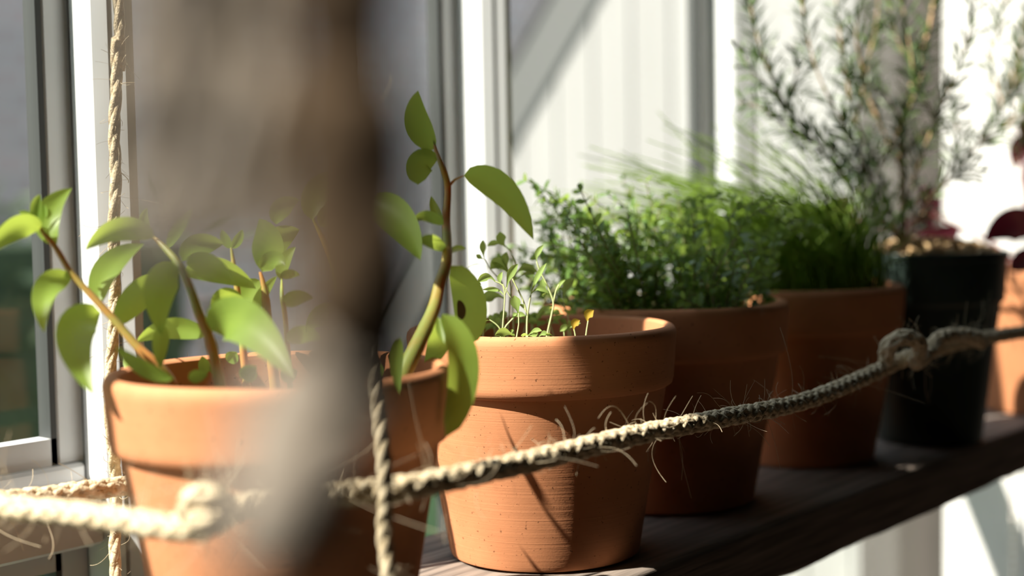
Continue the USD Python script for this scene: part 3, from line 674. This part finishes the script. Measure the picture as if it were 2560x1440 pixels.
BR = [
    ([(2256, 560, 1.19), (2290, 430, 1.17), (2340, 300, 1.16), (2400, 160, 1.16), (2430, 40, 1.16), (2440, -60, 1.16)], 2.8),
    ([(2248, 580, 1.18), (2170, 430, 1.15), (2100, 300, 1.13), (2040, 170, 1.12), (2010, 40, 1.12), (2000, -60, 1.12)], 2.8),
    ([(1965, 265, 1.13), (1930, 220, 1.12), (1880, 180, 1.11), (1850, 120, 1.11)], 1.6),
    ([(2140, 300, 1.17), (2160, 200, 1.16), (2140, 100, 1.16), (2150, 0, 1.16)], 1.8),
    ([(2340, 300, 1.16), (2290, 200, 1.15), (2270, 90, 1.15), (2250, -20, 1.15)], 1.8),
    ([(2170, 430, 1.15), (2120, 400, 1.14), (2060, 360, 1.13), (2020, 300, 1.13)], 1.6),
    ([(2505, 260, 1.26), (2540, 200, 1.25), (2580, 180, 1.25)], 1.8),
    ([(2255, 400, 1.19), (2300, 340, 1.18), (2360, 300, 1.18), (2400, 280, 1.18)], 1.6),  # measured branch lines (px, py, depth), stem thickness in mm
    ([(2256, 610, 1.19), (2258, 470, 1.19), (2255, 310, 1.19), (2290, 180, 1.20), (2325, 60, 1.21), (2345, -80, 1.22)], 6.5),
    ([(2248, 600, 1.18), (2140, 480, 1.16), (2050, 370, 1.14), (1965, 265, 1.13), (1905, 130, 1.12), (1870, -10, 1.12)], 3.6),
    ([(2246, 600, 1.19), (2195, 420, 1.18), (2140, 300, 1.17), (2105, 130, 1.17), (2085, -60, 1.17)], 3.4),
    ([(2257, 430, 1.19), (2210, 330, 1.20), (2165, 210, 1.21), (2190, 60, 1.22), (2200, -60, 1.22)], 3.0),
    ([(2266, 600, 1.20), (2370, 445, 1.22), (2440, 370, 1.24), (2505, 260, 1.26), (2550, 120, 1.27), (2590, -20, 1.28)], 3.4),
    ([(2440, 370, 1.24), (2500, 330, 1.23), (2560, 270, 1.22), (2640, 200, 1.22)], 2.4),
    ([(2380, 430, 1.22), (2392, 330, 1.23), (2385, 240, 1.24)], 2.0),
    ([(2050, 370, 1.14), (1985, 330, 1.13), (1900, 270, 1.12), (1845, 255, 1.12)], 1.8),
    ([(2140, 480, 1.16), (2150, 400, 1.15), (2110, 330, 1.14), (2100, 280, 1.14)], 1.8),
    ([(2195, 420, 1.18), (2260, 300, 1.17), (2300, 200, 1.16), (2320, 130, 1.16)], 2.2),
    ([(2255, 310, 1.19), (2215, 240, 1.18), (2140, 190, 1.17), (2110, 150, 1.17)], 2.2),
    ([(1965, 265, 1.13), (1990, 190, 1.13), (1985, 110, 1.13)], 1.6),
    ([(2505, 260, 1.26), (2480, 160, 1.27), (2500, 60, 1.27), (2520, -40, 1.27)], 2.2),
    ([(2290, 180, 1.20), (2240, 90, 1.20), (2215, -20, 1.20)], 2.0),
    ([(2266, 590, 1.20), (2320, 500, 1.17), (2400, 440, 1.15), (2470, 420, 1.14)], 1.8),
    ([(2200, 440, 1.18), (2130, 420, 1.17), (2060, 440, 1.16)], 1.5),
    ([(2246, 590, 1.18), (2190, 520, 1.15), (2150, 470, 1.13)], 1.6),
    ([(2540, 420, 1.26), (2560, 300, 1.26), (2545, 180, 1.26), (2570, 40, 1.26)], 2.4),
]
for line, d in BR:
    p = resample([at(*q) for q in line], .004)
    b = obj("branch", tube(p, np.linspace(d, d * .35, len(p)) / 2000, 7), "rosemary_bark", T5, smooth=True)
    obj("needles", join(needles(p, .028, r5, start=.25 if d > 3 else .05)), "rosemary_needle", b, kind="stuff")

# ---- pot 6: purple-leaved plant
c6 = on_plane(2612, 662, 1.204 - 0.0715); c6[:2] *= 0.957; c6[2] = ZS
T6 = thing("potted_purple_plant", "sunlit terracotta pot with dark purple leaves at the far right end of the shelf", "potted plant", c6)
terracotta_pot(T6, c6, 0.0783, 0.1325, seed=31)
p6 = Plant(T6, "purple_stem", "purple_leaf")
L6 = p6.leaf
p6.stem([(2600, 700, 1.43), (2585, 620, 1.43), (2570, 560, 1.42), (2560, 430, 1.42), (2555, 350, 1.42)], 14, 8)
L6((2590, 585), (2530, 525), (2458, 606), 92, 1.40, 1.36, 10)
L6((2575, 570), (2600, 520), (2680, 560), 90, 1.42, 1.42)
L6((2586, 370), (2550, 350), (2535, 420), 70, 1.42, 1.40)
L6((2560, 350), (2580, 300), (2640, 320), 80, 1.42)
L6((2590, 400), (2575, 440), (2570, 490), 50, 1.42)
L6((2590, 640), (2550, 640), (2525, 700), 60, 1.40, 1.36)
p6.stem([(2590, 700, 1.46), (2480, 610, 1.47), (2380, 560, 1.47), (2320, 530, 1.47)], 12, 7)
L6((2335, 540), (2330, 490), (2292, 470), 54, 1.47)
L6((2330, 535), (2310, 560), (2260, 560), 60, 1.47, 1.47, 20)
L6((2400, 570), (2350, 600), (2300, 580), 50, 1.47)
p6.stem([(2600, 700, 1.48), (2440, 620, 1.52), (2250, 580, 1.54), (2120, 540, 1.55)], 12, 7)
L6((2130, 545), (2110, 500), (2050, 520), 60, 1.55)
L6((2110, 545), (2060, 520), (1990, 548), 54, 1.55)
L6((2150, 550), (2110, 570), (2060, 580), 50, 1.55)

# ---------------------------------------------------------------- ropes
def rope(name, label, pts, dia, style="braid", fuzz=0, pitch=None, seed=1, fuzz_len=(.006, .022), cat="rope", m="jute", T=None, part="strand"):
    T = T or thing(name, label, cat, pts[len(pts) // 2])
    p = resample(pts, dia * .22)
    t, n, b = frames(p)
    s = np.concatenate([[0], np.cumsum(np.linalg.norm(np.diff(p, axis=0), axis=1))])
    pitch = pitch or dia * 3.1
    wob = 1 + .10 * (meshkit.noise(np.stack([s / dia * .7, s * 0 + seed, s * 0], -1)) - .5)
    for k in range(8 if style == "braid" else 3):
        if style == "braid":                       # tubular braid, four strands each way, over and under
            w = 1 if k < 4 else -1
            a = w * 2 * np.pi * s / pitch + np.pi / 2 * (k % 4) + np.pi / 4 * (k >= 4)
            ra_ = dia * (.275 + .028 * w * np.cos(4 * 2 * np.pi * s / pitch + np.pi * (k % 2))) * wob; r = dia * .188
        else:
            a = 2 * np.pi * s / pitch + 2 * np.pi * k / 3
            ra_ = dia * .175 * wob; r = dia * .335
        off = n * (ra_ * np.cos(a))[:, None] + b * (ra_ * np.sin(a))[:, None]
        rr = r * (1 + .22 * (meshkit.noise(np.stack([s / dia * 1.7, s * 0 + k * 7.3 + seed, s * 0 + .5], -1)) - .5))
        obj(part, tube(p + off, rr, 9), m, T, smooth=True)
    if fuzz:
        r = np.random.default_rng(seed + 100); hs = []
        for _ in range(fuzz):
            i = r.integers(2, len(p) - 2); a = r.uniform(0, 2 * np.pi)
            d = n[i] * math.cos(a) + b[i] * math.sin(a)
            d = unit(d + t[i] * r.normal(0, .9)); o = p[i] + (n[i] * math.cos(a) + b[i] * math.sin(a)) * dia * .42
            ln = r.uniform(*fuzz_len) * (1 if r.uniform() < .25 else .4)
            c1_, c2_ = r.normal(0, .55, 3), r.normal(0, .7, 3)
            u = np.linspace(0, 1, 9)[:, None]
            hs.append(o + d * ln * u + c1_ * ln * u**2 * .5 + c2_ * ln * u**3 * .4)
        curves("loose_fibres", hs, r.uniform(.00007, .0002, len(hs)) * np.where(r.uniform(size=len(hs)) < .04, 2.4, 1), "jute_fibre", T, kind="stuff")
    return T

D = 0.0114
FR = [(-420, 1215, .70), (-150, 1258, .622), (0, 1267, .588), (200, 1286, .56), (400, 1314, .538), (505, 1318, .528), (545, 1292, .53), (590, 1268, .538), (700, 1250, .55), (900, 1233, .568), (960, 1227, .574), (1060, 1211, .584), (1310, 1157, .636), (1580, 1090, .70), (1790, 1048, .757), (2000, 1006, .83), (2150, 948, .892), (2250, 902, .936), (2330, 876, .98), (2400, 856, 1.02), (2480, 842, 1.06)]
FRONT = [at(*q) for q in FR] + [np.array([x, .386, 1.096]) for x in (1.17, 1.3, 1.5, 1.70)]
rope("braided_rope", "thick braided jute rope strung along the front of the pots", FRONT, D, "braid", 1000, seed=2, fuzz_len=(.006, .03))
rope("braided_rope", "tan braided jute rope running behind the nearest pot, seen at left", [at(*q) for q in [(-420, 1300, .70), (-150, 1262, .68), (0, 1252, .685), (120, 1240, .70), (250, 1222, .715), (350, 1212, .735), (420, 1205, .75)]] + [np.array([x, .620, 1.065]) for x in (.56, .7, .9, 1.2, 1.6)], D, "braid", 520, seed=5, fuzz_len=(.008, .045))
# corner hitch where the front rope turns round the near end
hc = [at(*q) for q in [(488, 1318, .540), (474, 1272, .526), (488, 1244, .520), (524, 1236, .519), (552, 1252, .522), (550, 1284, .522), (516, 1300, .517), (486, 1300, .520)]]
rope("rope_hitch", "pale turn of braided rope hitched round the front rope's corner", hc, D * .9, "braid", 160, seed=9, cat="rope knot")
kn = [at(*q) for q in [(2215, 905, .915), (2222, 862, .905), (2262, 842, .905), (2300, 862, .915), (2290, 905, .925), (2320, 880, .945), (2350, 846, .955), (2395, 838, .975), (2436, 842, .985), (2452, 858, .995)]]
rope("rope_hitch", "dark rope knot on the front rope before the black plastic pot, one end lit", kn, D, "braid", 90, seed=12, cat="rope knot")
tw = [at(*q) for q in [(296, 0, .735), (290, 100, .735), (291, 200, .735), (285, 330, .735), (289, 450, .735), (284, 560, .735), (287, 700, .735), (284, 830, .735), (276, 930, .735), (275, 1040, .735), (283, 1120, .735), (289, 1200, .742), (290, 1290, .74), (290, 1440, .735)]]
tw = [np.array([tw[0][0], tw[0][1], CEIL]), np.array([tw[0][0], tw[0][1], 1.7])] + tw + [np.array([tw[-1][0], .604, ZS - TH - .005]), np.array([tw[-1][0], .56, ZS - TH - .006])]
rope("jute_twine", "thin fuzzy vertical jute twine hanging left of the nearest pot", tw, .0062, "twist", 1100, pitch=.042, seed=21, fuzz_len=(.005, .016), cat="twine")
tf = [at(*q) for q in [(880, 0, .55), (905, 300, .55), (925, 640, .55), (936, 850, .55), (950, 1000, .548), (961, 1130, .546), (966, 1228, .548), (962, 1330, .552), (972, 1440, .552), (980, 1540, .555)]]
tf = [np.array([tf[0][0] - .01, tf[0][1], CEIL]), np.array([tf[0][0], tf[0][1], 1.6])] + tf + [np.array([tf[-1][0], Y0 - .006, ZS - TH + .01]), np.array([tf[-1][0], Y0 + .01, ZS - TH - .006])]
rope("jute_twine", "thin vertical jute twine in front of the nearest pot, crossing the front rope", tf, .0058, "twist", 420, pitch=.022, seed=23, fuzz_len=(.006, .024), cat="twine")
# two thick rope ends hanging close to the lens
# a flat four-strand jute strap and a thick rope
TA = thing("hanging_strap", "greyish flat jute strap end hanging left of the dark rope, badly out of focus", "strap", at(505, 300, .162))
for k_, px in enumerate((356, 455, 554, 653)):
    line = [at(px + dx, py, .162 + dz) for dx, py, dz in ((2, -100, 0), (-3, 60, .0008), (3, 220, -.0006), (-2, 380, .0008), (0, 668 - 22 * k_, 0))]
    line = [np.array([line[0][0], line[0][1], CEIL]), np.array([line[0][0], line[0][1], 1.5])] + line
    p = resample(line, .003); t, n, b_ = frames(p); s_ = np.arange(len(p)) * .003
    for q in range(2):
        an = s_ * 2 * np.pi / .022 + np.pi * q + k_
        obj("strand", tube(p + (n * np.cos(an)[:, None] + b_ * np.sin(an)[:, None]) * .0010, .00155, 8), "old_and_sunlit_rope", TA, smooth=True)
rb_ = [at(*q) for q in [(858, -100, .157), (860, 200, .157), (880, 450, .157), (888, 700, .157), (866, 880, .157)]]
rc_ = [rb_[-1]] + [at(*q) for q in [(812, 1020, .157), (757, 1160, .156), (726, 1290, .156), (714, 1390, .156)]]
TB = rope("hanging_rope", "thick brown rope painted darker above as shade and greyer below as sunlight, badly out of focus before the nearest pot", [np.array([rb_[0][0], rb_[0][1], CEIL]), np.array([rb_[0][0], rb_[0][1], 1.5])] + rb_, .0158, "twist", 0, pitch=.05, seed=33, m="shaded_brown_rope")
rope("", "", rc_, .0158, "twist", 0, pitch=.05, seed=33, m="old_and_sunlit_rope", T=TB, part="frayed_end")  # paler tone paints sun on this lower length, dark strands above paint shade

# ---------------------------------------------------------------- blind chain by the far wall
bc = at(2532, 1340, 1.70)
bc = EYE + (bc - EYE) * ((X1 - .03 - EYE[0]) / (bc - EYE)[0])
CH = thing("bead_chain", "metal bead pull chain hanging by the far white wall below the shelf", "chain", (bc[0], bc[1], .6))
sph = trimesh.creation.icosphere(2, .0030)
zz = np.arange(.62, 2.2, .0105)
for z in zz: obj("bead", (sph.vertices + np.array([bc[0], bc[1], z]), sph.faces), "chain_metal", CH, smooth=True)
obj("cord", tube(np.array([[bc[0], bc[1], z] for z in np.linspace(.62, 2.2, 20)]), .0008, 6), "chain_metal", CH)
